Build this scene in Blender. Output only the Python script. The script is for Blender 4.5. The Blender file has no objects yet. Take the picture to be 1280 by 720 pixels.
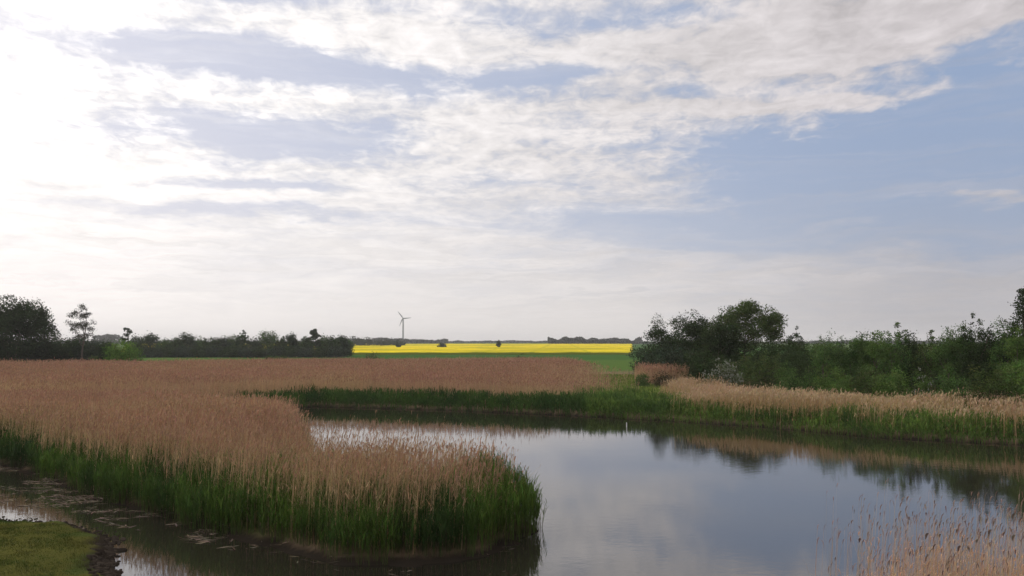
import bpy, math, random
import numpy as np
from mathutils import Vector

scene = bpy.context.scene
COL = scene.collection
rng = np.random.default_rng(7)

# ------------------------------------------------------------------ camera
CAM_H = 6.0
FPX = 1004.0                                   # focal length in photo pixels (1280 wide)
cam_d = bpy.data.cameras.new("camera")
cam = bpy.data.objects.new("camera", cam_d)
COL.objects.link(cam)
cam_d.sensor_width = 36.0
cam_d.lens = 36.0 * FPX / 1280.0
PITCH = math.atan(66.0 / FPX)
cam.location = (0, 0, CAM_H)
cam.rotation_euler = (math.pi / 2 + PITCH, 0, 0)
cam_d.clip_start = 0.1
cam_d.clip_end = 30000
scene.camera = cam

# ------------------------------------------------------------------ light
SUN_AZ, SUN_EL = -46.0, 22.0                   # degrees right of +Y, above the horizon
saz, sel = math.radians(SUN_AZ), math.radians(SUN_EL)
SUN_DIR = Vector((math.sin(saz) * math.cos(sel), math.cos(saz) * math.cos(sel), math.sin(sel)))
sun_d = bpy.data.lights.new("sun", 'SUN')
sun_d.energy = 1.5
sun_d.angle = math.radians(16)
sun_d.color = (1.0, 0.93, 0.84)
sun = bpy.data.objects.new("sun", sun_d)
COL.objects.link(sun)
sun.rotation_euler = (-SUN_DIR).to_track_quat('-Z', 'Y').to_euler()

scene.view_settings.view_transform = 'Standard'
scene.view_settings.look = 'None'
scene.view_settings.exposure = 0.0
scene.view_settings.gamma = 1.0
scene.view_settings.use_curve_mapping = False

world = bpy.data.worlds.new("World")
scene.world = world
world.use_nodes = True


class NT:
    """Small helper that writes node maths as expressions."""
    def __init__(self, tree):
        self.t = tree
        self.n = tree.nodes
        self.l = tree.links

    def put(self, sock, v):
        if isinstance(v, bpy.types.NodeSocket):
            self.l.new(v, sock)
        else:
            sock.default_value = v

    def m(self, op, a, b=0.0, c=0.0, clamp=False):
        n = self.n.new('ShaderNodeMath')
        n.operation = op
        n.use_clamp = clamp
        self.put(n.inputs[0], a)
        self.put(n.inputs[1], b)
        self.put(n.inputs[2], c)
        return n.outputs[0]

    def add(self, a, b): return self.m('ADD', a, b)
    def sub(self, a, b): return self.m('SUBTRACT', a, b)
    def mul(self, a, b): return self.m('MULTIPLY', a, b)
    def div(self, a, b): return self.m('DIVIDE', a, b)

    def smooth(self, x, a, b, lo=0.0, hi=1.0):
        n = self.n.new('ShaderNodeMapRange')
        n.interpolation_type = 'SMOOTHSTEP'
        self.put(n.inputs['Value'], x)
        self.put(n.inputs['From Min'], a)
        self.put(n.inputs['From Max'], b)
        self.put(n.inputs['To Min'], lo)
        self.put(n.inputs['To Max'], hi)
        return n.outputs[0]

    def vec(self, x, y, z):
        n = self.n.new('ShaderNodeCombineXYZ')
        for i, v in enumerate((x, y, z)):
            self.put(n.inputs[i], v)
        return n.outputs[0]

    def noise(self, v, scale, detail=5.0, rough=0.55, distort=0.0):
        n = self.n.new('ShaderNodeTexNoise')
        self.put(n.inputs['Vector'], v)
        n.inputs['Scale'].default_value = scale
        n.inputs['Detail'].default_value = detail
        n.inputs['Roughness'].default_value = rough
        n.inputs['Distortion'].default_value = distort
        return n.outputs['Fac']

    def mix(self, f, a, b):
        n = self.n.new('ShaderNodeMix')
        n.data_type = 'RGBA'
        self.put(n.inputs['Factor'], f)
        self.put(n.inputs['A' if False else 6], a)
        self.put(n.inputs[7], b)
        return n.outputs[2]

    def scale(self, col, f):
        n = self.n.new('ShaderNodeVectorMath')
        n.operation = 'SCALE'
        self.put(n.inputs[0], col)
        self.put(n.inputs['Scale'], f)
        return n.outputs[0]


def build_sky():
    nt = world.node_tree
    nt.nodes.clear()
    k = NT(nt)
    out = nt.nodes.new('ShaderNodeOutputWorld')
    bg = nt.nodes.new('ShaderNodeBackground')
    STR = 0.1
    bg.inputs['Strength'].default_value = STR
    sky = nt.nodes.new('ShaderNodeTexSky')
    sky.sky_type = 'NISHITA'
    sky.sun_disc = False
    sky.sun_elevation = sel
    sky.sun_rotation = saz
    sky.air_density = 1.0
    sky.dust_density = 2.0
    sky.ozone_density = 2.5
    tc = nt.nodes.new('ShaderNodeTexCoord')
    sp = nt.nodes.new('ShaderNodeSeparateXYZ')
    nt.links.new(tc.outputs['Generated'], sp.inputs[0])
    x, y, z = sp.outputs
    DEG = 180 / math.pi
    az = k.mul(k.m('ARCTAN2', x, y), DEG)
    el = k.mul(k.m('ARCSINE', z), DEG)
    zc = k.m('MAXIMUM', z, 0.0)
    # cloud-layer coordinates: where the ray meets a flat layer overhead
    den = k.add(zc, 0.10)
    px, py = k.div(x, den), k.div(y, den)
    # angle to the sun
    dt = nt.nodes.new('ShaderNodeVectorMath')
    dt.operation = 'DOT_PRODUCT'
    nt.links.new(tc.outputs['Generated'], dt.inputs[0])
    dt.inputs[1].default_value = SUN_DIR
    ang = k.mul(k.m('ARCCOSINE', k.m('MINIMUM', k.m('MAXIMUM', dt.outputs['Value'], -1.0), 1.0)), DEG)
    glow = k.m('EXPONENT', k.div(ang, -22.0))
    side = k.smooth(az, -30.0, 30.0)                     # bright towards the sun, dull away from it

    warp = k.sub(k.noise(k.vec(px, py, 1.3), 1.6, 5, .6), 0.5)
    warp2 = k.sub(k.noise(k.vec(px, py, 7.7), 1.6, 5, .6), 0.5)
    azw = k.add(az, k.mul(warp, 17.0))
    elw = k.add(el, k.mul(warp2, 3.6))

    def gap(a0, e0, wa, we, amt, tilt=0.0):
        da = k.div(k.sub(azw, a0), wa)
        de = k.div(k.sub(k.sub(elw, e0), k.mul(k.sub(azw, a0), tilt)), we)
        r2 = k.add(k.mul(da, da), k.mul(de, de))
        return k.mul(k.m('EXPONENT', k.mul(r2, -1.0)), amt)

    gaps = [gap(-17.5, 18.2, 12.5, 1.25, .84, -.02), gap(-17.5, 13.6, 8.0, 1.3, .68, 0.02),
            gap(33.0, 11.8, 17.0, 5.0, .92, .0), gap(1.5, 18.7, 6.5, .6, .48), gap(26.0, 22.6, 7.0, .9, .30, -.06),
            gap(2.0, 8.4, 8.0, .9, .24), gap(-22.0, 23.2, 8.0, 1.1, .36), gap(9.0, 21.6, 9.0, 1.3, .22), gap(-2.0, 22.8, 9.0, .9, .22),
            gap(13.0, 8.0, 8, 1.5, .22), gap(-17.0, 10.4, 7.0, .45, .48), gap(-20.0, 8.6, 9.0, .4, .36), gap(0, 11.1, 6, .5, .22)]
    gsum = gaps[0]
    for g in gaps[1:]:
        gsum = k.add(gsum, g)
    # a drawn-out bank of cloud reaching across the upper right
    bank = k.add(gap(27.0, 20.3, 13.0, 1.6, .72, .06), k.add(gap(18.0, 15.9, 9.0, .45, .42, -.02), gap(31.0, 9.0, 4.5, .7, .6)))
    gsum = k.sub(gsum, bank)

    big = k.noise(k.vec(px, py, 0.0), 0.85, 6, 0.6, 0.3)
    streak = k.noise(k.vec(k.mul(azw, 0.07), k.mul(elw, 0.55), 3.0), 1.0, 7, 0.62, 0.6)
    puff = k.noise(k.vec(px, k.mul(py, .8), 5.0), 3.4, 6, 0.62, 0.5)
    fine = k.noise(k.vec(px, k.mul(py, .75), 9.0), 15.0, 5, 0.62, 0.5)
    low = k.smooth(el, 5.0, 15.0)
    field = k.add(k.mul(big, k.add(0.40, k.mul(low, 0.15))), k.mul(streak, 0.45))
    field = k.add(field, k.mul(k.sub(puff, 0.5), k.add(0.15, k.mul(low, 0.75))))
    field = k.add(field, k.mul(k.sub(fine, 0.5), k.mul(low, 0.60)))
    cover = k.smooth(k.sub(k.add(field, 0.28), gsum), 0.35, 0.80)

    # thin high veil drawn out in streaks across the clear part
    thin = k.mul(k.smooth(k.noise(k.vec(k.mul(azw, 0.045), k.mul(elw, 0.8), 11.0), 1.0, 7, 0.6, 0.4), 0.42, 0.75), 0.30)
    cover = k.m('MAXIMUM', cover, k.add(thin, .03))
    shelf = k.sub(k.noise(k.vec(k.mul(azw, 0.10), k.mul(elw, 1.25), 21.0), 1.0, 6, 0.6, 0.8), 0.5)
    # cloud brightness: thin edges bright, thick parts greyer, mottled by the puffs
    shade = k.add(k.mul(k.sub(puff, 0.5), k.add(0.15, k.mul(low, .40))), k.mul(k.sub(streak, 0.5), 0.55))
    shade = k.add(shade, k.mul(k.sub(fine, 0.5), k.mul(low, 0.60)))
    shade = k.add(shade, k.mul(shelf, k.sub(0.75, k.mul(low, .45))))
    shade = k.add(1.02, shade)
    cl_dull = k.mix(side, (.80, .78, .785, 1), (.545, .51, .525, 1))
    cl_bright = (1.48, 1.42, 1.36, 1)
    cloud = k.scale(k.mix(k.m('MINIMUM', k.mul(glow, 1.25), 1.0), cl_dull, cl_bright), shade)

    # clear air from the Nishita sky, brought to the exposure of the day
    clear = k.scale(sky.outputs[0], k.add(0.060, k.mul(glow, 0.03)))
    veil = k.mix(side, (.66, .68, .81, 1), (.325, .43, .635, 1))
    clear = k.mix(k.smooth(side, 0.0, 1.0, 0.85, 0.85), clear, veil)
    col = k.mix(cover, clear, cloud)
    # low haze near the horizon
    hz = k.m('EXPONENT', k.mul(k.m('POWER', k.div(k.m('MAXIMUM', el, 0.0), k.add(6.6, k.mul(k.sub(big, .5), 3.0))), 1.35), -1.0))
    hz = k.mul(hz, k.add(0.90, k.mul(k.sub(streak, 0.5), 0.45)))
    hcol = k.mix(k.smooth(az, -33.0, 4.0), (1.02, .955, .92, 1), k.mix(k.smooth(az, 4.0, 30.0), (.78, .74, .715, 1), (.44, .43, .445, 1)))
    col = k.mix(k.m('MINIMUM', hz, 1.0), col, hcol)
    col = k.scale(col, k.smooth(el, 27.0, 55.0, 1.0, 2.3))        # unseen sky overhead, brightened to throw more light on the land
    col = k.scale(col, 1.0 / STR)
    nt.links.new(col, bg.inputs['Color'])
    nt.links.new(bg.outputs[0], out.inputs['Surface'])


build_sky()

# ------------------------------------------------------------------ helpers


def at(px, py, z=0.0):
    """World X, Y of the spot at height z that the photo shows at pixel (px, py)."""
    cx, cy = (px - 640) / FPX, (360 - py) / FPX
    d = Vector((cx, math.cos(PITCH) - cy * math.sin(PITCH), math.sin(PITCH) + cy * math.cos(PITCH)))
    t = (z - CAM_H) / d.z
    return d.x * t, d.y * t


def top_z(py, depth):
    cy = (360 - py) / FPX
    return CAM_H + depth * (math.sin(PITCH) + cy * math.cos(PITCH)) / (math.cos(PITCH) - cy * math.sin(PITCH))


def x_at(px, depth):
    return (px - 640) / FPX * depth


def tag(o, label=None, cat=None, group=None, kind=None):
    if label: o['label'] = label
    if cat: o['category'] = cat
    if group: o['group'] = group
    if kind: o['kind'] = kind
    return o


def mesh_np(name, V, F, mat, parent=None, col=None, smooth=False):
    """One mesh object from numpy arrays; F is one array of faces (n, k) or a list of such arrays."""
    me = bpy.data.meshes.new(name)
    Fs = F if isinstance(F, list) else [F]
    Fs = [f for f in Fs if len(f)]
    V = np.asarray(V, dtype=np.float32)
    me.vertices.add(len(V))
    me.vertices.foreach_set('co', V.ravel())
    loops = np.concatenate([f.ravel() for f in Fs]).astype(np.int32)
    tot = np.concatenate([np.full(len(f), f.shape[1]) for f in Fs])
    start = np.concatenate([[0], np.cumsum(tot)[:-1]]).astype(np.int32)
    me.loops.add(len(loops))
    me.loops.foreach_set('vertex_index', loops)
    me.polygons.add(len(tot))
    me.polygons.foreach_set('loop_start', start)
    if smooth:
        me.polygons.foreach_set('use_smooth', np.ones(len(tot), dtype=bool))
    if col is not None:
        a = me.color_attributes.new('Col', 'FLOAT_COLOR', 'POINT')
        c = np.ones((len(V), 4), dtype=np.float32)
        c[:, :3] = col
        a.data.foreach_set('color', c.ravel())
    me.update(calc_edges=True)
    me.materials.append(mat)
    o = bpy.data.objects.new(name, me)
    COL.objects.link(o)
    o.parent = parent
    return o


def empty(name, loc):
    o = bpy.data.objects.new(name, None)
    o.location = loc
    o.empty_display_size = 0.5
    COL.objects.link(o)
    return o


class Geo:
    """Collects ribbons, leaves and tubes as numpy arrays with a colour per vertex."""
    def __init__(self):
        self.V, self.Q, self.C, self.n = [], [], [], 0

    def raw(self, V, Q, C):
        self.V.append(V); self.Q.append(Q + self.n); self.C.append(C); self.n += len(V)

    def ribbons(self, ctr, side, wid, col):
        """ctr (N,K+1,3), side (N,3) or (N,K+1,3), wid (N,K+1), col (N,3) or (N,K+1,3)"""
        N, K1 = ctr.shape[:2]
        if side.ndim == 2: side = side[:, None, :]
        off = side * (wid[..., None] * 0.5)
        V = np.stack([ctr - off, ctr + off], 2).reshape(-1, 3)
        base = (np.arange(N) * K1 * 2)[:, None] + (np.arange(K1 - 1) * 2)[None, :]
        Q = np.stack([base, base + 1, base + 3, base + 2], -1).reshape(-1, 4)
        if col.ndim == 2: col = np.repeat(col[:, None, :], K1, 1)
        C = np.repeat(col[:, :, None, :], 2, 2).reshape(-1, 3)
        self.raw(V, Q, C)

    def quads(self, ctr, a, b, col):
        V = np.stack([ctr - a, ctr - b, ctr + a, ctr + b], 1).reshape(-1, 3)
        Q = np.arange(len(ctr) * 4).reshape(-1, 4)
        self.raw(V, Q, np.repeat(col, 4, 0))

    def tube(self, pts, rad, col, sides=7):
        pts = np.asarray(pts, float)
        K = len(pts)
        V = []
        for i in range(K):
            d = pts[min(i + 1, K - 1)] - pts[max(i - 1, 0)]
            d /= np.linalg.norm(d) + 1e-9
            u = np.cross(d, [0.31, 0.92, 0.13]); u /= np.linalg.norm(u)
            w = np.cross(d, u)
            th = np.arange(sides) / sides * 2 * math.pi
            V.append(pts[i] + rad[i] * (np.cos(th)[:, None] * u + np.sin(th)[:, None] * w))
        V = np.concatenate(V)
        Q = []
        for i in range(K - 1):
            for s in range(sides):
                t = (s + 1) % sides
                Q.append((i * sides + s, i * sides + t, (i + 1) * sides + t, (i + 1) * sides + s))
        Q = np.array(Q)
        self.raw(V, Q, np.tile(np.asarray(col, float), (len(V), 1)))

    def build(self, name, mat, parent=None, origin=None):
        V = np.concatenate(self.V)
        if origin is not None:
            V = V - np.asarray(origin)
        return mesh_np(name, V, np.concatenate(self.Q), mat, parent, np.concatenate(self.C))


# value noise used to vary heights, density and colour over the ground
_perm = rng.random((256, 256))


def vnoise(x, y, s):
    x = np.asarray(x) / s + 100.3; y = np.asarray(y) / s + 57.9
    xi, yi = np.floor(x).astype(int), np.floor(y).astype(int)
    fx, fy = x - xi, y - yi
    fx = fx * fx * (3 - 2 * fx); fy = fy * fy * (3 - 2 * fy)
    g = lambda a, b: _perm[a % 256, b % 256]
    return (g(xi, yi) * (1 - fx) + g(xi + 1, yi) * fx) * (1 - fy) + (g(xi, yi + 1) * (1 - fx) + g(xi + 1, yi + 1) * fx) * fy


def fnoise(x, y, s, n=3):
    r, a, t = 0, 1.0, 0
    for i in range(n):
        r = r + a * vnoise(x + 37 * i, y - 19 * i, s / 2 ** i); t += a; a *= 0.55
    return r / t


def poly_sd(X, Y, P):
    """Signed distance to polygon P, positive outside it."""
    P = np.asarray(P, float)
    X = np.asarray(X, float); Y = np.asarray(Y, float)
    d = np.full(X.shape, 1e9); inside = np.zeros(X.shape, bool)
    for i in range(len(P)):
        ax, ay = P[i]; bx, by = P[(i + 1) % len(P)]
        ex, ey = bx - ax, by - ay
        t = np.clip(((X - ax) * ex + (Y - ay) * ey) / (ex * ex + ey * ey), 0, 1)
        d = np.minimum(d, np.hypot(X - ax - t * ex, Y - ay - t * ey))
        c = ((ay > Y) != (by > Y))
        xx = ax + (Y - ay) / ((by - ay) if by != ay else 1e-9) * ex
        inside ^= c & (X < xx)
    return np.where(inside, -d, d)


# ------------------------------------------------------------------ materials


def mat_new(name):
    m = bpy.data.materials.new(name)
    m.use_nodes = True
    m.node_tree.nodes.clear()
    k = NT(m.node_tree)
    out = k.n.new('ShaderNodeOutputMaterial')
    return m, k, out


def plant_mat(name, trans=0.25, gain=1.0, rough=True):
    m, k, out = mat_new(name)
    a = k.n.new('ShaderNodeAttribute'); a.attribute_name = 'Col'
    col = a.outputs['Color']
    geo = k.n.new('ShaderNodeNewGeometry')
    nz = k.noise(geo.outputs['Position'], 3.0, 2)
    col = k.scale(col, k.mul(k.add(0.75, k.mul(nz, 0.5)), gain))
    d = k.n.new('ShaderNodeBsdfDiffuse'); k.put(d.inputs['Color'], col)
    t = k.n.new('ShaderNodeBsdfTranslucent'); k.put(t.inputs['Color'], col)
    mx = k.n.new('ShaderNodeMixShader'); mx.inputs[0].default_value = trans
    k.l.new(d.outputs[0], mx.inputs[1]); k.l.new(t.outputs[0], mx.inputs[2])
    k.l.new(mx.outputs[0], out.inputs['Surface'])
    return m


M_reed = plant_mat('dry_reed', 0.22)
M_green = plant_mat('green_reed', 0.38)
M_leaf = plant_mat('tree_leaf', 0.30)
M_grass = plant_mat('grass_blade', 0.2)
M_bloom = plant_mat('blossom', 0.2)
M_crop = plant_mat('rapeseed', 0.15)


def bark_mat():
    m, k, out = mat_new('bark')
    g = k.n.new('ShaderNodeNewGeometry')
    nz = k.noise(g.outputs['Position'], 6.0, 5)
    p = k.n.new('ShaderNodeBsdfPrincipled')
    k.put(p.inputs['Base Color'], k.mix(nz, (.035, .027, .02, 1), (.11, .085, .06, 1)))
    p.inputs['Roughness'].default_value = 0.9
    k.l.new(p.outputs[0], out.inputs['Surface'])
    return m


M_bark = bark_mat()


def paint_mat(name, colr, rough=0.4):
    m, k, out = mat_new(name)
    g = k.n.new('ShaderNodeNewGeometry')
    nz = k.noise(g.outputs['Position'], 0.8, 4)
    p = k.n.new('ShaderNodeBsdfPrincipled')
    k.put(p.inputs['Base Color'], k.mix(nz, tuple(c * .85 for c in colr) + (1,), tuple(colr) + (1,)))
    p.inputs['Roughness'].default_value = rough
    k.l.new(p.outputs[0], out.inputs['Surface'])
    return m


M_turb = paint_mat('turbine_paint', (.42, .42, .43))
M_post = paint_mat('white_post_paint', (.6, .6, .58), .6)


def terrain_mat():
    m, k, out = mat_new('terrain')
    a = k.n.new('ShaderNodeAttribute'); a.attribute_name = 'Col'
    g = k.n.new('ShaderNodeNewGeometry')
    n1 = k.noise(g.outputs['Position'], 0.35, 6, 0.65)
    n2 = k.noise(g.outputs['Position'], 9.0, 5, 0.7)
    f = k.add(0.45, k.add(k.mul(n1, 0.6), k.mul(n2, 0.5)))
    p = k.n.new('ShaderNodeBsdfPrincipled')
    k.put(p.inputs['Base Color'], k.scale(a.outputs['Color'], f))
    p.inputs['Roughness'].default_value = 0.95
    p.inputs['Specular IOR Level'].default_value = 0.0
    b = k.n.new('ShaderNodeBump')
    b.inputs['Strength'].default_value = 0.6
    b.inputs['Distance'].default_value = 0.05
    k.put(b.inputs['Height'], n2)
    k.l.new(b.outputs[0], p.inputs['Normal'])
    k.l.new(p.outputs[0], out.inputs['Surface'])
    return m


def water_mat():
    m, k, out = mat_new('pond_water')
    g = k.n.new('ShaderNodeNewGeometry')
    sp = k.n.new('ShaderNodeSeparateXYZ'); k.l.new(g.outputs['Position'], sp.inputs[0])
    x, y, z = sp.outputs
    calm = k.smooth(k.noise(k.vec(k.mul(x, .05), k.mul(y, .14), 0), 1.0, 3), 0.40, 0.66, 0.35, 1.0)
    h1 = k.noise(k.vec(x, k.mul(y, 1.6), 0.0), 2.2, 3, 0.5)
    h2 = k.noise(k.vec(x, k.mul(y, 1.4), 4.0), 9.0, 2, 0.5)
    h = k.mul(k.add(k.mul(h1, 0.7), k.mul(h2, 0.16)), calm)
    b = k.n.new('ShaderNodeBump')
    b.inputs['Strength'].default_value = 0.09
    b.inputs['Distance'].default_value = 0.05
    k.put(b.inputs['Height'], h)
    p = k.n.new('ShaderNodeBsdfPrincipled')
    p.inputs['Base Color'].default_value = (.016, .014, .010, 1)
    p.inputs['Roughness'].default_value = 0.03
    p.inputs['IOR'].default_value = 2.15
    k.l.new(b.outputs[0], p.inputs['Normal'])
    k.l.new(p.outputs[0], out.inputs['Surface'])
    return m


# ------------------------------------------------------------------ land and water
WATER = [(-70, 54), (-40, 46.5), (-25.0, 39.6), (-21.2, 36.4), (-17.2, 32.4), (-12.8, 28.6), (-9.2, 25.6), (-6.7, 23.6),
         (-4.8, 22.2), (-2.6, 21.9), (-0.9, 22.8), (.25, 24.3), (.75, 26.2), (.35, 27.8), (-1.5, 28.8), (-4, 29.6), (-7, 31),
         (-9.4, 38), (-11.6, 45), (-14.5, 50.5), (-22, 56), (-34, 62), (-36, 65), (-30, 66), (-22, 66.5), (-18.0, 74),
         (-13.7, 72.6), (-5.6, 70), (3.9, 65.5), (8.7, 62.7), (13.2, 60), (17.9, 56.3), (22.8, 50.5), (29.5, 46.8), (46, 41),
         (72, 32), (78, 12), (34, 9.5), (14, 11.0), (5, 11.6), (-3, 12.2), (-7, 15), (-8.9, 19), (-9.5, 20.1), (-10.5, 21.2),
         (-11.2, 22.4), (-12.2, 24.9), (-14, 26.3), (-16.6, 27.3), (-30, 30.5), (-70, 40)]


def smoothstep(a, b, x):
    t = np.clip((x - a) / (b - a), 0, 1)
    return t * t * (3 - 2 * t)


def ground_z(X, Y, sd=None):
    if sd is None: sd = poly_sd(X, Y, WATER)
    sd = sd + (fnoise(X, Y, 1.1, 3) - 0.5) * 0.9 * smoothstep(12, 20, Y)
    peninsula = smoothstep(-2, -8, X) * smoothstep(52, 40, Y) * smoothstep(20, 22, Y)
    z = np.where(sd > 0, 0.28 * (1 - np.exp(-sd / 0.5)), np.maximum(sd * (0.30 - 0.2 * peninsula), -0.9))
    z = z + (fnoise(X, Y, 0.7, 3) - 0.5) * 0.09 * smoothstep(12, 18, Y)
    z = z + (fnoise(X, Y, 9, 3) - 0.5) * 0.25 * smoothstep(3, 8, sd) * smoothstep(13, 20, Y)
    z = z + 4.1 * smoothstep(12.0, 1.0, Y) * (Y < 12)
    z = z + smoothstep(330, 1500, Y) * 1.2
    return z


def lines(segs):
    out = []
    for a, b, st in segs:
        n = max(1, int(round((b - a) / st)))
        out += [a + (b - a) * i / n for i in range(n)]
    return np.array(out + [segs[-1][1]])


gx = lines([(-6000, -1000, 500), (-1000, -200, 50), (-200, -60, 6), (-60, -26, 1.0), (-26, 4, 0.16), (4, 32, .4), (32, 90, 2), (90, 300, 10),
            (300, 1000, 50), (1000, 6000, 500)])
gy = lines([(-300, -20, 20), (-20, 10, 1), (10, 19, .4), (19, 38, 0.16), (38, 80, 0.5), (80, 160, 2), (160, 400, 10), (400, 1200, 50), (1200, 9000, 400)])
GX, GY = np.meshgrid(gx, gy)
SD = poly_sd(GX, GY, WATER)
GZ = ground_z(GX, GY, SD)
V = np.stack([GX, GY, GZ], -1).reshape(-1, 3)
ny, nx = GX.shape
idx = np.arange(ny * nx).reshape(ny, nx)
Fq = np.stack([idx[:-1, :-1], idx[:-1, 1:], idx[1:, 1:], idx[1:, :-1]], -1).reshape(-1, 4)

MUD = np.array((.020, .016, .012)); LITTER = np.array((.13, .095, .06)); LAWN = np.array((.050, .062, .018))
FIELD = np.array((.038, .085, .020)); MEADOW = np.array((.075, .125, .03))
x, y, z, sd = GX.ravel(), GY.ravel(), GZ.ravel(), SD.ravel()
c = np.tile(LITTER, (len(x), 1))


def blend(c, colr, f):
    f = np.clip(f, 0, 1)[:, None]
    return c * (1 - f) + colr * f


lawn_zone = (smoothstep(30, 29, y + .0) * smoothstep(-6, -9, x) + (y < 13))
wear = fnoise(x, y, 2.5, 3)
lawn_c = np.where((wear > .5)[:, None], LAWN, LAWN * np.array((1.25, 1.0, .9)))
c = blend(c, lawn_c, lawn_zone)
c = blend(c, MEADOW, smoothstep(74, 80, y) * smoothstep(8, 10, x) * smoothstep(21, 17, x + (y - 90) * .05) * (y < 130))
c = blend(c, MEADOW * .8, smoothstep(150, 165, y + (fnoise(x, y, 30) - .5) * 30))
c = blend(c, FIELD, smoothstep(235, 250, y) * smoothstep(-110, -60, x + (y - 250) * .2) * smoothstep(130, 90, x - y * .2))
c = blend(c, MUD, smoothstep(0.19, 0.10, z) * (y > 12))
tag(mesh_np('ground', V, Fq, terrain_mat(), col=c, smooth=True), 'flat marshy ground with muddy pond edges and green far fields', 'ground', kind='structure')

wx = np.array([-90, 90.]); wy = np.array([6, 90.])
tag(mesh_np('water', [(-90, 7, 0), (90, 7, 0), (90, 90, 0), (-90, 90, 0)], np.array([[0, 1, 2, 3]]), water_mat()),
    'still grey pond water mirroring the cloudy sky', 'water', kind='structure')


# ------------------------------------------------------------------ reeds
def scatter(x0, x1, y0, y1, n):
    return rng.uniform(x0, x1, n), rng.uniform(y0, y1, n)


def rand_side(n):
    a = rng.uniform(0, 2 * math.pi, n)
    return np.stack([np.cos(a), np.sin(a), np.zeros(n)], -1)


STRAW = np.array((.33, .225, .128)); PLUME = np.array((.222, .132, .086)); RUST = np.array((.34, .17, .085))
YOUNG = np.array((.080, .132, .026)); YOUNG2 = np.array((.038, .068, .022)); HUSK = np.array((.075, .058, .036)); OLIVE = np.array((.13, .13, .04))


def jitter(colr, n, v=0.25, hue=0.1):
    return colr * (1 + rng.uniform(-v, v, (n, 1))) * (1 + rng.uniform(-hue, hue, (n, 3)))


def dry_reeds(g, x, y, h, sw=0.010, pw=0.05, pl=0.24, straw=STRAW, plume=PLUME, lean=0.07, leaves=1):
    n = len(x)
    z0 = np.maximum(ground_z(x, y), -0.3)
    a = rng.uniform(0, 2 * math.pi, n); L = np.abs(rng.normal(0, lean, n)) * h * np.where(rng.random(n) < .12, 3.2, 1.0)
    wind = np.array((0.05, -0.02)) * 1.0
    dx, dy = np.cos(a) * L + wind[0] * h, np.sin(a) * L + wind[1] * h
    p0 = np.stack([x, y, z0], -1)
    p1 = np.stack([x + dx * .35, y + dy * .35, z0 + h * .55], -1)
    p2 = np.stack([x + dx, y + dy, z0 + h], -1)
    s = rand_side(n)
    w = sw * rng.uniform(.7, 1.3, n)
    tint = fnoise(x, y, 4.0, 3)[:, None] - .5
    hue_ = (fnoise(x + 500, y * 1.3, 11.0, 3)[:, None] - .5) * np.array((.15, .45, .1))
    straw = straw * (1.22 + hue_); plume = plume * (1.36 + hue_)
    cs = jitter(straw, n, .24) * (1 + tint * .4)
    g.ribbons(np.stack([p0, p1, p2], 1), s, np.stack([w, w * .9, w * .6], 1), cs)
    # feathery plume: hangs over to one side
    da = np.arctan2(dy, dx) + rng.normal(0, .8, n)
    dd = np.stack([np.cos(da), np.sin(da), np.zeros(n)], -1)
    ln = pl * rng.uniform(.55, 1.3, n)[:, None]
    up = np.array((0, 0, 1.0))
    q0 = p2 - up * ln * .25
    q1 = p2 + up * ln * .25 + dd * ln * .10
    q2 = p2 + up * ln * .50 + dd * ln * .28
    q3 = p2 + up * ln * .52 + dd * ln * .55
    W = pw * rng.uniform(.6, 1.3, n)
    cp = jitter(plume, n, .14) * (1 + tint * .30)
    g.ribbons(np.stack([q0, q1, q2, q3], 1), rand_side(n), np.stack([W * .25, W, W * .8, W * .15], 1), cp)
    for i in range(leaves):                               # dry blades hanging along the stem
        f = rng.uniform(.25, .8, n)[:, None]
        b = p0 + (p2 - p0) * f
        aa = rng.uniform(0, 2 * math.pi, n)
        d2 = np.stack([np.cos(aa), np.sin(aa), np.zeros(n)], -1)
        l2 = rng.uniform(.15, .4, n)[:, None]
        e1 = b + d2 * l2 * .5 + up * l2 * .5
        e2 = b + d2 * l2 + up * l2 * .15
        sd_ = np.stack([-d2[:, 1], d2[:, 0], np.zeros(n)], -1)
        w2 = sw * 1.6 * rng.uniform(.6, 1.2, n)
        g.ribbons(np.stack([b, e1, e2], 1), sd_, np.stack([w2, w2 * .8, w2 * .1], 1), jitter(straw, n, .35) * .9)


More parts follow.
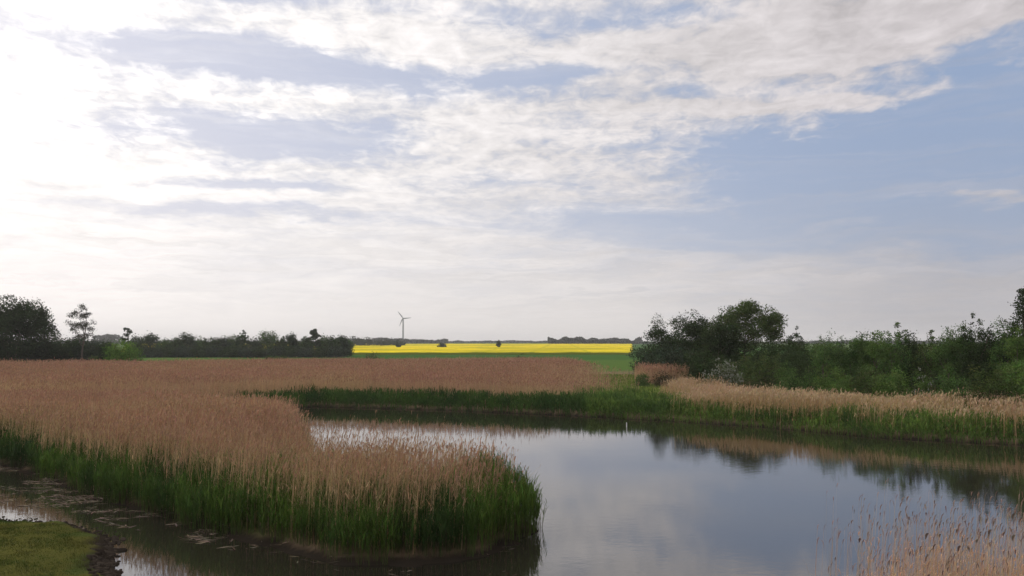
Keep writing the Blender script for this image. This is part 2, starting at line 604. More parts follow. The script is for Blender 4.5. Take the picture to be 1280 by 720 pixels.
def green_reeds(g, x, y, h, lw=0.022, nl=5, c1=YOUNG, c2=YOUNG2):
    n = len(x)
    z0 = np.maximum(ground_z(x, y), -0.25)
    f = fnoise(x, y, 1.6, 3)
    f = np.clip((f - .5) * 2.4 + .5, 0, 1)[:, None]
    base = c2 + (c1 - c2) * f
    p0 = np.stack([x, y, z0], -1)
    lean = rng.normal(0, .06, (n, 2)) * h[:, None]
    p2 = p0 + np.concatenate([lean, h[:, None]], 1)
    pm = p0 + (p2 - p0) * .5
    w = lw * .45 * np.ones(n)
    g.ribbons(np.stack([p0, pm, p2], 1), rand_side(n), np.stack([w, w, w * .3], 1), base * (1 + rng.uniform(-.3, .3, (n, 1))))
    up = np.array((0, 0, 1.0))
    # last year's broken stubs among the feet of the young shoots
    q = rng.random(n) < .55
    m_ = q.sum()
    hb = (h[q] * rng.uniform(.25, .65, m_))
    b0 = p0[q] + np.stack([rng.normal(0, .06, m_), rng.normal(0, .06, m_), np.zeros(m_)], -1)
    b1 = b0 + np.stack([rng.normal(0, .13, m_) * hb, rng.normal(0, .13, m_) * hb, hb], -1)
    wb = np.full(m_, lw * .55)
    g.ribbons(np.stack([b0, b1], 1), rand_side(m_), np.stack([wb, wb * .5], 1), jitter(HUSK, m_, .45))
    for i in range(nl):
        t = rng.uniform(.30, .95, n)[:, None]
        b = p0 + (p2 - p0) * t
        aa = rng.uniform(0, 2 * math.pi, n)
        d2 = np.stack([np.cos(aa), np.sin(aa), np.zeros(n)], -1)
        l2 = rng.uniform(.28, .55, n)[:, None] * np.minimum(h[:, None] / 1.3, 1.2)
        e1 = b + d2 * l2 * .22 + up * l2 * .55
        e2 = b + d2 * l2 * .55 + up * l2 * .80
        sd_ = np.stack([-d2[:, 1], d2[:, 0], np.zeros(n)], -1)
        w2 = lw * rng.uniform(.6, 1.25, n)
        cc = base * (1 + rng.uniform(-.35, .35, (n, 1))) * (1 + rng.uniform(-.12, .12, (n, 3)))
        g.ribbons(np.stack([b, e1, e2], 1), sd_, np.stack([w2 * .8, w2, w2 * .08], 1), cc)


def in_view(x, y, m=3.0):
    return np.abs(x) < y * 0.655 + m


# --- near spit: dry canopy
x, y = scatter(-46, 3, 20, 63, 330000)
sd = poly_sd(x, y, WATER)
spit = (y < 63) & (x < 2) & (y < 58 + (-x - 14) * .28)
dist = np.hypot(x, y)
keep = spit & in_view(x, y) & (sd > 0.25 + rng.random(len(x)) * 1.0) & (y > 20) & ~((y < 30) & (x < -8) & (sd > 0) & (y < 29 - (x + 12) * .25) & (x < -12.5))
# only the peninsula side of the creek
keep &= (y > 21.0 + np.clip(-x - 4, 0, 99) * 0.76)
keep &= rng.random(len(x)) < np.clip(1.25 - (dist - 24) / 55, .45, 1) * np.clip((fnoise(x, y, 2.2, 3) - .20) * 3.4, .18, 1)
keep &= rng.random(len(x)) < np.clip((-x + .9) / 2.0, .10, 1)
x, y = x[keep], y[keep]
h = 2.02 + (fnoise(x, y, 4, 4) - .5) * .8 + rng.normal(0, .24, len(x)) + (rng.random(len(x)) < .06) * rng.uniform(.1, .4, len(x))
h *= np.clip(.84 + (-x) * .05, .84, 1) * (1 - .08 * smoothstep(40, 50, y))
g = Geo()
far = np.hypot(x, y)
k1 = far < 36
dry_reeds(g, x[k1], y[k1], h[k1], .010, .030, .20)
dry_reeds(g, x[~k1], y[~k1], h[~k1], .014, .045, .22, leaves=1)
# thin stand of last year's stems in the shallow water behind the spit
x, y = scatter(-12, 1.5, 27.6, 42, 26000)
sd = poly_sd(x, y, WATER)
kp = (sd < .6) & (sd > -6.5) & (x < -.8) & (y < 40 - x * .2) & (rng.random(len(x)) < .28 * np.exp(sd / 2.3) * np.clip((x + 8.5) / 3, .05, 1)) & (fnoise(x, y, 2.0) > .36)
dry_reeds(g, x[kp], y[kp], 2.05 + rng.normal(0, .32, kp.sum()), .010, .032, .2)
tag(g.build('dry_reeds', M_reed), 'brown dry reeds with feathery plumes covering the grassy spit in the pond', 'reeds', kind='stuff')

# --- near spit: green young reeds along its front
x, y = scatter(-34, 2, 20, 60, 190000)
sd = poly_sd(x, y, WATER)
sd = sd + (fnoise(x, y, 1.8, 3) - .72) * 1.0
keep = in_view(x, y) & (y > 20.4 + np.clip(-x - 4, 0, 99) * 0.76) & (y < 58) & (sd > -.25) & (rng.random(len(x)) < np.where(sd < 2.6, 1.0, .06))
front = (y < 29 + np.clip(-x - 2, 0, 99) * .75)
keep &= front | (rng.random(len(x)) < .4)
x, y, sd = x[keep], y[keep], sd[keep]
h = (.95 + .36 * smoothstep(-.2, 1.4, sd)) * (1 + (fnoise(x, y, 2.4, 3) - .5) * .65) + rng.normal(0, .16, len(x))
h *= 1.0 + .30 * smoothstep(-2.2, .3, x)
g = Geo()
green_reeds(g, x, y, h)
tag(g.build('green_reeds', M_green), 'dark green young reeds along the muddy front edge of the spit', 'reeds', kind='stuff')

# --- far bank
x, y = scatter(-130, 26, 50, 165, 420000)
sd = poly_sd(x, y, WATER)
spitm = (y < 58 + (-x - 14) * .28) & (x < -10)
back = 150 + (fnoise(x, y * .3, 40) - .5) * 30 - smoothstep(8, 22, x) * 52
keep = in_view(x, y, 6) & (sd > 2.2 + rng.random(len(x)) * 2.6) & ~spitm & (y < back) & (y > 55)
keep &= (x < 4.2 + rng.normal(0, 2.6, len(x)) * np.clip((y - 66) / 12, .3, 1.3) + (y - 72) * .15) & (rng.random(len(x)) < .85 + .15 * (y < 100))
keep &= rng.random(len(x)) < np.clip((fnoise(x, y, 14, 3) - .22) * 4, .15, 1)
x, y = x[keep], y[keep]
h = 2.05 + (fnoise(x, y, 26, 3) - .5) * .9 + rng.normal(0, .2, len(x)) - smoothstep(-3, 11, x - (y - 72) * .16) * .8
g = Geo()
k1 = y < 95
dry_reeds(g, x[k1], y[k1], h[k1], .022, .07, .26)
dry_reeds(g, x[~k1], y[~k1], h[~k1], .03, .10, .28, leaves=0)
tag(g.build('dry_reeds', M_reed), 'wide flat bed of brown reeds between the pond and the yellow field', 'reeds', kind='stuff')

x, y = scatter(-46, 10, 50, 80, 60000)
sd = poly_sd(x, y, WATER)
keep = in_view(x, y) & (sd > -.4) & (sd < 5.0) & (y > 55 + np.clip(-x - 14, 0, 99) * .33) & (rng.random(len(x)) < .9) & (x < 9 - rng.random(len(x)) * 4) & (x > -31 + rng.normal(0, 2.0, len(x)))
x, y, sd = x[keep], y[keep], sd[keep]
h = (.55 + .42 * smoothstep(-.4, 2.2, sd)) * (1 + (fnoise(x, y, 3, 3) - .5) * .9) + rng.normal(0, .13, len(x))
h = np.maximum(h, .25)
g = Geo()
green_reeds(g, x, y, h, .055, 4, np.array((.055, .098, .024)), np.array((.032, .062, .02)))
tag(g.build('green_reeds', M_green), 'dark green reed fringe along the far shore below the wide brown bed', 'reeds', kind='stuff')

# --- right bank
xp, yp = scatter(x_at(800, 100), x_at(850, 100), 96, 106, 2600)
hp = 2.3 + rng.normal(0, .25, len(xp))
gp = Geo()
dry_reeds(gp, xp, yp, hp, .03, .09, .28)
tag(gp.build('dry_reeds', M_reed), 'little square patch of reeds in front of the dark trees', 'reeds', kind='stuff')
x, y = scatter(12, 75, 42, 112, 200000)
sd = poly_sd(x, y, WATER)
edge = 1.9 + (fnoise(x, y, 4, 2) - .5) * 2
sd = sd + rng.normal(0, .7, len(x))
keep = in_view(x, y, 6) & (sd > edge) & (rng.random(len(x)) < np.clip((fnoise(x, y, 3.2, 3) - .25) * 4, .12, 1)) & (y < np.interp(x, [12, 14, 19, 21, 24, 29, 40, 60], [75, 79, 88, 80, 69, 63.5, 58, 50]) + rng.normal(0, .8, len(x))) & (x > 13.5 + rng.normal(0, .8, len(x)) + (y - 60) * .10)
x, y = x[keep], y[keep]
h = 1.45 + (fnoise(x, y, 5, 3) - .5) * 1.3 + rng.normal(0, .2, len(x)) + smoothstep(26, 36, x) * .25
g = Geo()
dry_reeds(g, x, y, h, .020, .055, .26, STRAW * np.array((.92, .90, .84)), np.array((.28, .20, .125)))
tag(g.build('dry_reeds', M_reed), 'tawny reed strip on the bank below the leafy bushes', 'reeds', kind='stuff')

x, y = scatter(6, 62, 36, 80, 100000)
sd = poly_sd(x, y, WATER)
keep = in_view(x, y) & (sd > -.45) & ((sd < 4.4) | ((sd < 14) & (rng.random(len(x)) < .7 * np.clip((fnoise(x, y, 3.5, 3) - .36) * 4, .1, 1)))) & (y > 34) & (y < 80)
x, y, sd = x[keep], y[keep], sd[keep]
h = (.48 + .45 * smoothstep(-.4, 2.2, sd)) * (1 + (fnoise(x, y, 2.6, 3) - .5) * .9) + rng.normal(0, .13, len(x))
h = np.maximum(h, .22)
g = Geo()
green_reeds(g, x, y, h, .05, 4, np.array((.105, .165, .036)), np.array((.048, .085, .024)))
tag(g.build('green_reeds', M_green), 'bright green reed fringe at the water below the tawny strip', 'reeds', kind='stuff')

# --- clump close by, its feet below the picture
x, y = scatter(4.5, 15, 13.2, 20.4, 9000)
den = smoothstep(.36, .50, x / y) * smoothstep(20.6, 16.5, y)
keep = (rng.random(len(x)) < .04 + .36 * den) & (x / y > .365)
x, y = x[keep], y[keep]
h = 2.30 + (fnoise(x, y, 2, 3) - .5) * .9 + rng.normal(0, .24, len(x)) - smoothstep(8.2, 5.5, x) * .25
g = Geo()
dry_reeds(g, x, y, h, .006, .018, .16, np.array((.36, .27, .19)), np.array((.16, .105, .08)), .035, 0)
hd = rng.random(len(x)) < .11
dry_reeds(g, x[hd] + .02, y[hd], h[hd] + .05,   .0075, .036, .14, np.array((.33, .235, .15)), np.array((.085, .055, .042)), .035, 0)
x, y = scatter(6.5, 14.5, 13.6, 19.2, 5600)
keep = rng.random(len(x)) < smoothstep(.40, .50, x / y) * smoothstep(19.4, 16.5, y)
x, y = x[keep], y[keep]
h = 1.30 + .42 * np.exp(-((x - 9.2) / 1.8) ** 2) + (fnoise(x, y, 1.5, 3) - .5) * .8 + rng.normal(0, .25, len(x))
dry_reeds(g, x, y, h, .0065, .016, .13, np.array((.40, .265, .16)), np.array((.38, .225, .135)), .07, 3)
tag(g.build('dry_reeds', M_reed), 'sparse clump of tall rusty reeds with dark seed heads standing over open water', 'reeds', kind='stuff')

# --- turf blades on the near lawn, meadow tuft, mud crumbs, floating litter
x, y = scatter(-21, -8.5, 16, 29, 150000)
sd = poly_sd(x, y, WATER)
keep = in_view(x, y, 1) & (sd > .35 + rng.random(len(x)) * .35) & (y < 29) & (y > 17)
x, y = x[keep], y[keep]
n = len(x)
z0 = ground_z(x, y) - .005
hh = rng.uniform(.02, .06, n) * (.4 + 2.2 * np.clip(fnoise(x, y, .5, 3) - .3, 0, 1))
p0 = np.stack([x, y, z0], -1)
p1 = p0 + np.stack([rng.normal(0, .02, n), rng.normal(0, .02, n), hh], -1)
g = Geo()
tint = np.clip((fnoise(x, y, 1.3, 4) - .36) * 3.6, 0, 1)[:, None]
cc = (np.array((.040, .068, .016)) * (1 - tint) + np.array((.080, .080, .022)) * tint) * (1 + rng.uniform(-.3, .3, (n, 1)))
g.ribbons(np.stack([p0, p1], 1), rand_side(n), np.stack([np.full(n, .014), np.full(n, .003)], 1), cc)
xt, yt = scatter(-19, -9, 17, 28.5, 9000)
st = poly_sd(xt, yt, WATER)
kt = (st > .25) & (rng.random(len(xt)) < np.exp(-st / .7) * .9 + .05) & (fnoise(xt, yt, .6, 2) > .5)
green_reeds(g, xt[kt], yt[kt], rng.uniform(.05, .16, kt.sum()), .012, 3, np.array((.075, .095, .022)), np.array((.075, .06, .025)))
tag(g.build('grass', M_grass), 'short green turf on the near bank beside the narrow channel', 'grass', kind='stuff')

x, y = scatter(3, 24, 66, 125, 60000)
keep = (x > 3.5 + (y - 72) * .13 - 1) & (x < 14.5 + (y - 60) * .10 + 1) & (poly_sd(x, y, WATER) > 3)
x, y = x[keep], y[keep]
g = Geo()
green_reeds(g, x, y, .35 + rng.random(len(x)) * .35, .06, 3, np.array((.17, .215, .05)), np.array((.11, .16, .035)))
tag(g.build('grass', M_grass), 'pale green grass path running inland between two reed beds', 'grass', kind='stuff')


def blobs(name, pts, rad, flat, colr, mat, label, cat):
    """Irregular lumps of mud or litter gathered in one mass."""
    th = np.arange(8) / 8 * 2 * math.pi
    Vs, Fs, Cs, n = [], [], [], 0
    tri = []
    for (px_, py_, pz_), r in zip(pts, rad):
        rr = r * rng.uniform(.6, 1.25, (2, 8))
        st = rng.uniform(.8, 2.2)
        a = np.stack([px_ + np.cos(th) * rr[0] * st, py_ + np.sin(th) * rr[0], np.full(8, pz_ - .03)], -1)
        b = np.stack([px_ + np.cos(th) * rr[1] * .7 * st, py_ + np.sin(th) * rr[1] * .7, pz_ + r * flat * rng.uniform(.5, 1.1, 8)], -1)
        t = np.array([[px_, py_, pz_ + r * flat * 1.15]])
        Vs.append(np.concatenate([a, b, t]))
        for i in range(8):
            j = (i + 1) % 8
            Fs.append((n + i, n + j, n + 8 + j, n + 8 + i)); tri.append((n + 8 + i, n + 8 + j, n + 16))
        cc = colr * rng.uniform(.6, 1.5)
        Cs.append(np.tile(cc, (17, 1)))
        n += 17
    return tag(mesh_np(name, np.concatenate(Vs), [np.array(Fs), np.array(tri)], mat, col=np.concatenate(Cs)), label, cat, kind='stuff')


pts, rad = [], []
shore = np.array([(-9.2, 19.4), (-9.5, 20.1), (-10.5, 21.2), (-11.2, 22.4), (-12.2, 24.9), (-14, 26.3), (-16.6, 27.3), (-20, 28.1)])
for i in range(len(shore) - 1):
    for q in range(70):
        p = shore[i] + (shore[i + 1] - shore[i]) * rng.random() + rng.normal(0, .20, 2)
        pts.append((p[0], p[1], max(0.0, float(ground_z(np.array([p[0]]), np.array([p[1]]))[0]))))
        rad.append(rng.uniform(.015, .07) * (1.3 if i < 4 else .7))
blobs('mud_clods', pts, rad, .7, np.array((.035, .028, .022)), M_grass, 'dark crumbling mud lumps edging the near grass bank', 'mud')

x, y = scatter(-30, 0, 20, 44, 60000)
sd = poly_sd(x, y, WATER)
kp = (sd < .4) & (sd > -5.5) & (y > 21.0 + np.clip(-x - 4, 0, 99) * .62) & (rng.random(len(x)) < np.exp(sd / 2.2) * (.10 + .9 * (x < -8))) & (fnoise(x, y * 1.8, 1.3, 3) > .52)
x, y = x[kp], y[kp]
n = len(x)
zz = np.maximum(ground_z(x, y), 0) + rng.uniform(.006, .03, n)
aa = rng.uniform(-.7, .7, n) + (rng.random(n) < .15) * 1.5
ln = rng.uniform(.08, .45, n) * .5
dv = np.stack([np.cos(aa) * ln, np.sin(aa) * ln, rng.normal(0, .006, n)], -1)
cv = np.stack([x, y, zz], -1)
sv = np.stack([-np.sin(aa), np.cos(aa), rng.normal(0, .15, n)], -1)
w = rng.uniform(.012, .06, n)
g = Geo()
g.ribbons(np.stack([cv - dv, cv + rng.normal(0, .01, (n, 3)), cv + dv], 1), sv, np.stack([w * .3, w, w * .3], 1), jitter(np.array((.15, .12, .09)), n, .55))
tag(g.build('floating_litter', M_reed), 'broken pale reed litter floating in the dark shallows before the spit', 'plant litter', kind='stuff')


# ------------------------------------------------------------------ trees and bushes
def tree(name, label, cat, group, px, py_top, wpx, depth, kind='round', leaf=.16, n=3500, colr=(.045, .075, .022), seed=0, bare=0.0, base_px=None):
    r = np.random.default_rng(seed * 101 + 13)
    X, Y = x_at(px, depth), depth
    gz = float(ground_z(np.array([X]), np.array([Y]))[0])
    H = top_z(py_top, depth) - gz
    W = wpx / FPX * depth
    root = empty(name, (X, Y, gz))
    tag(root, label, cat, group)
    cr, tr = Geo(), Geo()
    colr = np.asarray(colr, float)
    lobes = []                                              # (centre, radii)
    R = W / 2
    if kind == 'round':
        c0 = bare * H
        for i in range(16):
            t = r.uniform(.06, .88)
            prof = math.sin(min(1, t * 1.15 + .1) * math.pi * .82) ** .6
            a = i * 2.4 + r.uniform(-.4, .4)
            rad = R * prof * r.uniform(.35, .72)
            lr = R * r.uniform(.34, .50)
            lobes.append(((math.cos(a) * rad, math.sin(a) * rad, c0 + (H - c0) * t * .90), (lr, lr, min(lr * .85, (H - c0) * .26))))
        lobes.append(((r.uniform(-.2, .2) * R, 0, H - .22 * (H - c0)), (R * .42, R * .42, (H - c0) * .20)))
    elif kind == 'upright':                                 # many steep shoots over a full skirt
        ns = 11
        for i in range(ns):
            a = i * 2.4; rad = R * math.sqrt((i + .3) / ns) * .80
            hh = H * (1 - .22 * (rad / R) ** 1.6) * (r.uniform(.82, 1.0) if i else 1.0)
            cx, cy = math.cos(a) * rad, math.sin(a) * rad
            for t in np.linspace(.10, .96, 9):
                q = R * (.40 * (1 - t) ** .6 + .06)
                lobes.append(((cx * (.8 + .25 * t), cy * (.8 + .25 * t), hh * t), (q, q, hh * .085)))
    elif kind == 'lace':                                    # airy crown on a visible trunk
        c0 = max(bare, .35) * H
        for i in range(26):
            t = r.uniform(.05, .93)
            prof = math.sin((t * .8 + .18) * math.pi) ** .8
            a = i * 2.4
            rad = R * prof * r.uniform(.25, .95)
            lobes.append(((math.cos(a) * rad, math.sin(a) * rad, c0 + (H - c0) * t), (R * .22, R * .22, (H - c0) * .06)))
        lobes.append(((0, 0, H * .95), (R * .16, R * .16, H * .05)))
    elif kind == 'cone':
        for i in range(26):
            t = (i + .5) / 26
            a = i * 2.4
            rad = R * (1 - t) ** .9 * r.uniform(.4, .8)
            lr = R * (.34 * (1 - t) + .09)
            lobes.append(((math.cos(a) * rad, math.sin(a) * rad, H * (.08 + .90 * t)), (lr, lr, lr * .55 + H * .012)))
    elif kind == 'wind':                                    # big dome swept to one side, its far end overhanging
        for (lx, lz, s) in ((-.72, .40, .34), (-.52, .58, .34), (-.34, .70, .32), (-.14, .82, .28), (.05, .90, .22), (.26, .92, .20), (.42, .82, .22), (.58, .68, .24),
                            (.66, .78, .16), (.62, .58, .2), (-.05, .55, .42), (.25, .66, .34), (-.66, .22, .34), (.1, .2, .42), (-.3, .3, .42), (.42, .25, .34), (.05, .76, .3)):
            for q in range(2):
                lobes.append(((lx * R + r.normal(0, .06) * R, r.normal(0, .35) * R, lz * H), (s * R * .8, s * R * .8, s * R * .62)))
    elif kind == 'mound':
        for i in range(12):
            a = i * 2.4; rad = R * math.sqrt((i + .5) / 12) * .78
            hh = H * math.sqrt(max(.15, 1 - (rad / R) ** 2)) * r.uniform(.72, 1.0)
            lobes.append(((math.cos(a) * rad, math.sin(a) * rad, hh * .52), (R * .34, R * .34, hh * .48)))
    lc = np.array([l[0] for l in lobes]); lr = np.array([l[1] for l in lobes])
    # keep the crown's top and width where they belong
    zt = (lc[:, 2] + lr[:, 2]).max(); s_ = H / zt
    lc[:, 2] *= s_; lr[:, 2] *= s_
    vol = lr.prod(1) ** (.22 if kind == 'upright' else .42)
    nclump = max(24, n // 16)
    pick = r.choice(len(lobes), nclump, p=vol / vol.sum())
    d = r.normal(0, 1, (nclump, 3)); d /= np.linalg.norm(d, axis=1)[:, None]
    rr = r.uniform(.25, 1.0, nclump) ** .45
    cc = lc[pick] + d * lr[pick] * rr[:, None]
    shade = r.uniform(.60, 1.45, nclump)
    hue = r.uniform(-.14, .14, (nclump, 3))
    per = r.integers(0, nclump, n)
    spread = np.minimum(leaf * 2.1, lr[pick[per]].min(1) * .50)
    pos = cc[per] + r.normal(0, 1, (n, 3)) * spread[:, None] * np.array((1, 1, .75))
    pos[:, 2] = np.maximum(pos[:, 2], .02)
    a = r.normal(0, 1, (n, 3)); a /= np.linalg.norm(a, axis=1)[:, None]
    b = np.cross(a, r.normal(0, 1, (n, 3))); b /= np.linalg.norm(b, axis=1)[:, None] + 1e-9
    sz = leaf * r.uniform(.5, 1.1, (n, 1))
    lcol = colr * (shade[per] * r.uniform(.8, 1.2, n))[:, None] * (1 + hue[per])
    cr.quads(pos, a * sz, b * sz * .55, lcol)
    # trunk and limbs
    tt = H * (.80 if kind in ('lace', 'cone') else .55)
    bend = r.normal(0, .03, 2) * H
    r0 = max(.04, H * (.011 if kind == 'lace' else .016))
    tp = [(0, 0, -.1), (bend[0] * .3, bend[1] * .3, tt * .35), (bend[0] * .8, bend[1] * .8, tt * .7), (bend[0], bend[1], tt)]
    tr.tube(tp, [r0 * 1.3, r0, r0 * .7, r0 * .3], (.08, .06, .045))
    order = r.permutation(len(lobes))[:10]
    for i in order:
        e = lc[i]
        f = min(.9, max(.2, e[2] / tt * .65))
        s = np.array((bend[0] * f, bend[1] * f, tt * f))
        mid = (s + e) / 2 + np.array((0, 0, -.04 * H))
        tr.tube([s, mid, e], [r0 * .5, r0 * .32, r0 * .1], (.08, .06, .045), 5)
    cr.build('crown', M_leaf, root)
    tr.build('trunk', M_bark, root)
    return root, lc, lr


DARK = (.032, .048, .019); MID = (.064, .108, .032); LIGHT = (.084, .138, .036); OLV = (.060, .084, .028); BLUEG = (.038, .052, .032)
G_back = 'dark trees beside the yellow field'
G_bush = 'bushes above the tawny reed strip'

tree('dark_tree', 'thin topped tree beside the end of the yellow field', 'tree', G_back, 826, 394, 44, 108, 'round', .12, 8000, DARK, 1)
tree('dark_tree', 'ragged dark tree between thin topped tree and the large dome', 'tree', G_back, 864, 387, 60, 109, 'round', .13, 14000, DARK, 2)
tree('dark_tree', 'largest dark tree, domed and leaning with an overhanging crown', 'tree', G_back, 927, 376, 124, 108, 'wind', .15, 32000, OLV, 3)
tree('dark_tree', 'low dark tree filling the gap under the large dome', 'tree', G_back, 897, 402, 76, 104, 'round', .15, 11000, DARK, 4)
tree('dark_tree', 'low dark tree at foot of the thin topped tree', 'tree', G_back, 838, 417, 74, 103, 'mound', .15, 10000, BLUEG, 5)
tree('dark_tree', 'dark rounded tree between the ragged tree and the end of the yellow field', 'tree', G_back, 848, 404, 62, 106, 'mound', .14, 11000, DARK, 32)
tree('dark_tree', 'dark rounded tree tucked against the sloping side of the large dome', 'tree', G_back, 892, 394, 66, 107, 'mound', .14, 14000, DARK, 33)
tree('dark_tree', 'slim upright tree just past the overhanging dome', 'tree', G_back, 992, 405, 34, 100, 'upright', .12, 4500, BLUEG, 6)
tree('bush', 'dark bush under the overhang of the large dome', 'bush', G_back, 968, 418, 70, 98, 'mound', .15, 9000, DARK, 7)
tree('bush', 'small dark bush touching the end of the yellow field', 'bush', G_back, 805, 421, 36, 130, 'mound', .16, 3600, BLUEG, 8)
tree('bush', 'dark bush in front of the dark trees above white blossom', 'bush', G_back, 885, 430, 100, 97, 'mound', .15, 11000, DARK, 31)
tree('bush', 'olive willow bush right behind the white blossom', 'bush', G_bush, 948, 436, 76, 86, 'upright', .10, 9500, OLV, 9)
tree('bush', 'low grey green bush beside the grass path', 'bush', None, 803, 464, 20, 92, 'mound', .08, 2600, MID, 10)
tree('bush', 'brown leafed low bush by small reed patch at grass path', 'bush', None, 829, 463, 34, 92, 'mound', .09, 2600, (.06, .05, .028), 11)

# flowering bush: leaves with white blossom heads as a part of their own
def blossom(root, lc, lr, n, size, seed, colr=(.24, .25, .21)):
    r = np.random.default_rng(seed)
    p = r.integers(0, len(lc), n)
    d = r.normal(0, 1, (n, 3)); d[:, 1] = -np.abs(d[:, 1]); d[:, 2] = np.abs(d[:, 2]) * .9
    d /= np.linalg.norm(d, axis=1)[:, None]
    pos = lc[p] + d * lr[p] * 1.04
    g = Geo()
    for q in range(5):
        a = r.normal(0, 1, (n, 3)); a /= np.linalg.norm(a, axis=1)[:, None]
        b = np.cross(a, r.normal(0, 1, (n, 3))); b /= np.linalg.norm(b, axis=1)[:, None]
        g.quads(pos + r.normal(0, size * .6, (n, 3)), a * size, b * size * .7, np.asarray(colr) * r.uniform(.75, 1.1, (n, 1)))
    g.build('blossom', M_bloom, root)


fb = tree('flowering_bush', 'white blossoming bush behind the reeds by the dark trees', 'bush', None, 904, 449, 52, 82, 'mound', .11, 2800, (.07, .085, .045), 12)
blossom(*fb, 150, .085, 5)
fb = tree('flowering_bush', 'small bush dotted with a few white flowers in the bush row', 'bush', None, 1150, 458, 34, 60, 'mound', .10, 1800, MID, 13)
blossom(*fb, 26, .075, 6)

for i, (px, py, w, d) in enumerate([(1005, 422, 50, 92), (1045, 420, 50, 90), (1090, 421, 60, 88), (1128, 412, 46, 86), (1170, 421, 50, 84), (1203, 411, 40, 82), (1240, 404, 44, 80), (1262, 398, 44, 79), (1290, 384, 56, 78), (1340, 400, 80, 76)]):
    tree('dark_tree', 'dark rounded tree filling the bush row from behind', 'tree', 'dark trees behind the bush row', px, py, w, d, 'mound', .11, 9500, (DARK, BLUEG)[i % 2], 200 + i)
rows = [(1012, 421, 60, 82, 'mound', DARK, 'dark bush in the row beside the slim upright tree'),
        (1030, 415, 58, 76, 'round', MID, 'bush with an even bristly top beside the large dome'),
        (1060, 418, 50, 75, 'mound', MID, None), (1078, 413, 46, 74, 'round', MID, None), (1097, 411, 46, 72, 'round', LIGHT, None),
        (1118, 403, 44, 70, 'upright', MID, 'taller spiky bush in the middle of the row'),
        (1140, 414, 46, 70, 'round', DARK, None), (1160, 412, 44, 68, 'upright', OLV, None), (1183, 408, 46, 66, 'round', MID, None), (1203, 401, 38, 65, 'round', MID, None),
        (1223, 388, 42, 64, 'upright', DARK, 'tall bush with pointed shoots, second highest of the row'), (1213, 412, 50, 63, 'mound', DARK, None),
        (1252, 396, 44, 62, 'round', MID, None), (1268, 404, 46, 60, 'round', LIGHT, None), (1310, 392, 56, 60, 'upright', MID, None), (1350, 400, 60, 58, 'upright', MID, None)]
for i, (px, py, w, d, kd, c_, lb) in enumerate(rows):
    tree('bush', lb or 'leafy upright green bush in the row above the tawny reeds', 'bush', G_bush, px, py, w, d, kd, .085, 9500, c_, 40 + i)
tree('conifer', 'narrow pointed conifer rising above the end of the bush row', 'tree', None, 1279, 361, 84, 62, 'cone', .09, 17000, DARK, 60)
tree('dark_tree', 'smooth dark dome of a tree peeping over the bush row', 'tree', None, 1092, 412, 68, 135, 'mound', .22, 3800, BLUEG, 61)
for i, (px, py, w, d) in enumerate([(1040, 452, 50, 66), (985, 452, 46, 76), (1085, 450, 48, 64), (1110, 455, 50, 62), (1190, 448, 52, 58), (1235, 446, 54, 56), (1275, 440, 56, 55)]):
    tree('bush', 'low leafy bush at the foot of the bush row', 'bush', 'low bushes in front of the row', px, py, w, d, 'mound', .085, 5000, (LIGHT, MID, OLV)[i % 3], 70 + i)

# left side
tree('broad_tree', 'large dark broadleaf tree at the end of the wide reed bed', 'tree', None, 20, 370, 100, 172, 'round', .24, 36000, DARK, 80, .0)
tree('broad_tree', 'dark tree cut by the picture edge beside the large broadleaf', 'tree', None, -34, 384, 80, 175, 'round', .25, 8000, DARK, 81)
tree('slender_tree', 'slender airy tree standing alone above the dark bushes', 'tree', None, 103, 380, 38, 172, 'lace', .14, 4200, (.045, .045, .03), 82, .42)
tree('thin_tree', 'tiny round headed tree behind the light green bush', 'tree', None, 159, 408, 15, 205, 'lace', .18, 1300, DARK, 83, .55)
tree('light_bush', 'light green round bush in front of the dark hedgerow', 'bush', None, 154, 421, 48, 168, 'mound', .22, 4500, (.075, .14, .022), 84)
for i, (px, py, w) in enumerate([(-10, 424, 60), (38, 420, 56), (62, 419, 50), (88, 416, 46), (112, 419, 46), (132, 424, 36)]):
    tree('bush', 'dark bush massed at the foot of the large broadleaf tree', 'bush', 'dark bushes below the large broadleaf', px, py, w, 176 + i, 'mound', .22, 6500, (DARK, BLUEG, DARK)[i % 3], 90 + i)
tops = [(172, 419, 22), (189, 417, 24), (206, 423, 22), (220, 419, 20), (235, 415, 22), (251, 422, 22), (264, 418, 18), (278, 423, 22), (291, 420, 16), (303, 413, 16),
        (319, 424, 18), (336, 412, 28), (353, 421, 18), (364, 417, 16), (376, 424, 20), (385, 419, 14), (394, 412, 15), (405, 421, 20), (416, 416, 18), (428, 420, 18), (434, 423, 14)]
for i, (px, py, w) in enumerate(tops):
    lb = {303: 'pointed dark tree about halfway along the far hedgerow', 336: 'tallest round dark tree of the far hedgerow',
          394: 'small spindly tree near the yellow field end of the hedgerow'}.get(px, 'dark round tree in the far hedgerow beside the yellow field')
    tree('hedgerow_tree', lb, 'tree', 'trees of the far hedgerow', px, py - 1, w + 3, 285 + (i % 3) * 6, 'lace' if px == 394 else ('upright' if px in (303, 353) else ('mound', 'round', 'mound')[i % 3]),
         0.30, 4200, ((.040, .060, .024), (.044, .060, .034), (.052, .084, .026))[i % 3], 110 + i, .0)

for i in range(14):
    px = 172 + i * 19 + (i * 7) % 5
    tree('bush', 'low dark bush filling the foot of the far hedgerow', 'bush', 'bushes of the far hedgerow', px, 433 + (i * 5) % 5, 28, 276 + i % 3, 'mound', .30, 2600, (DARK, BLUEG)[i % 2], 220 + i)

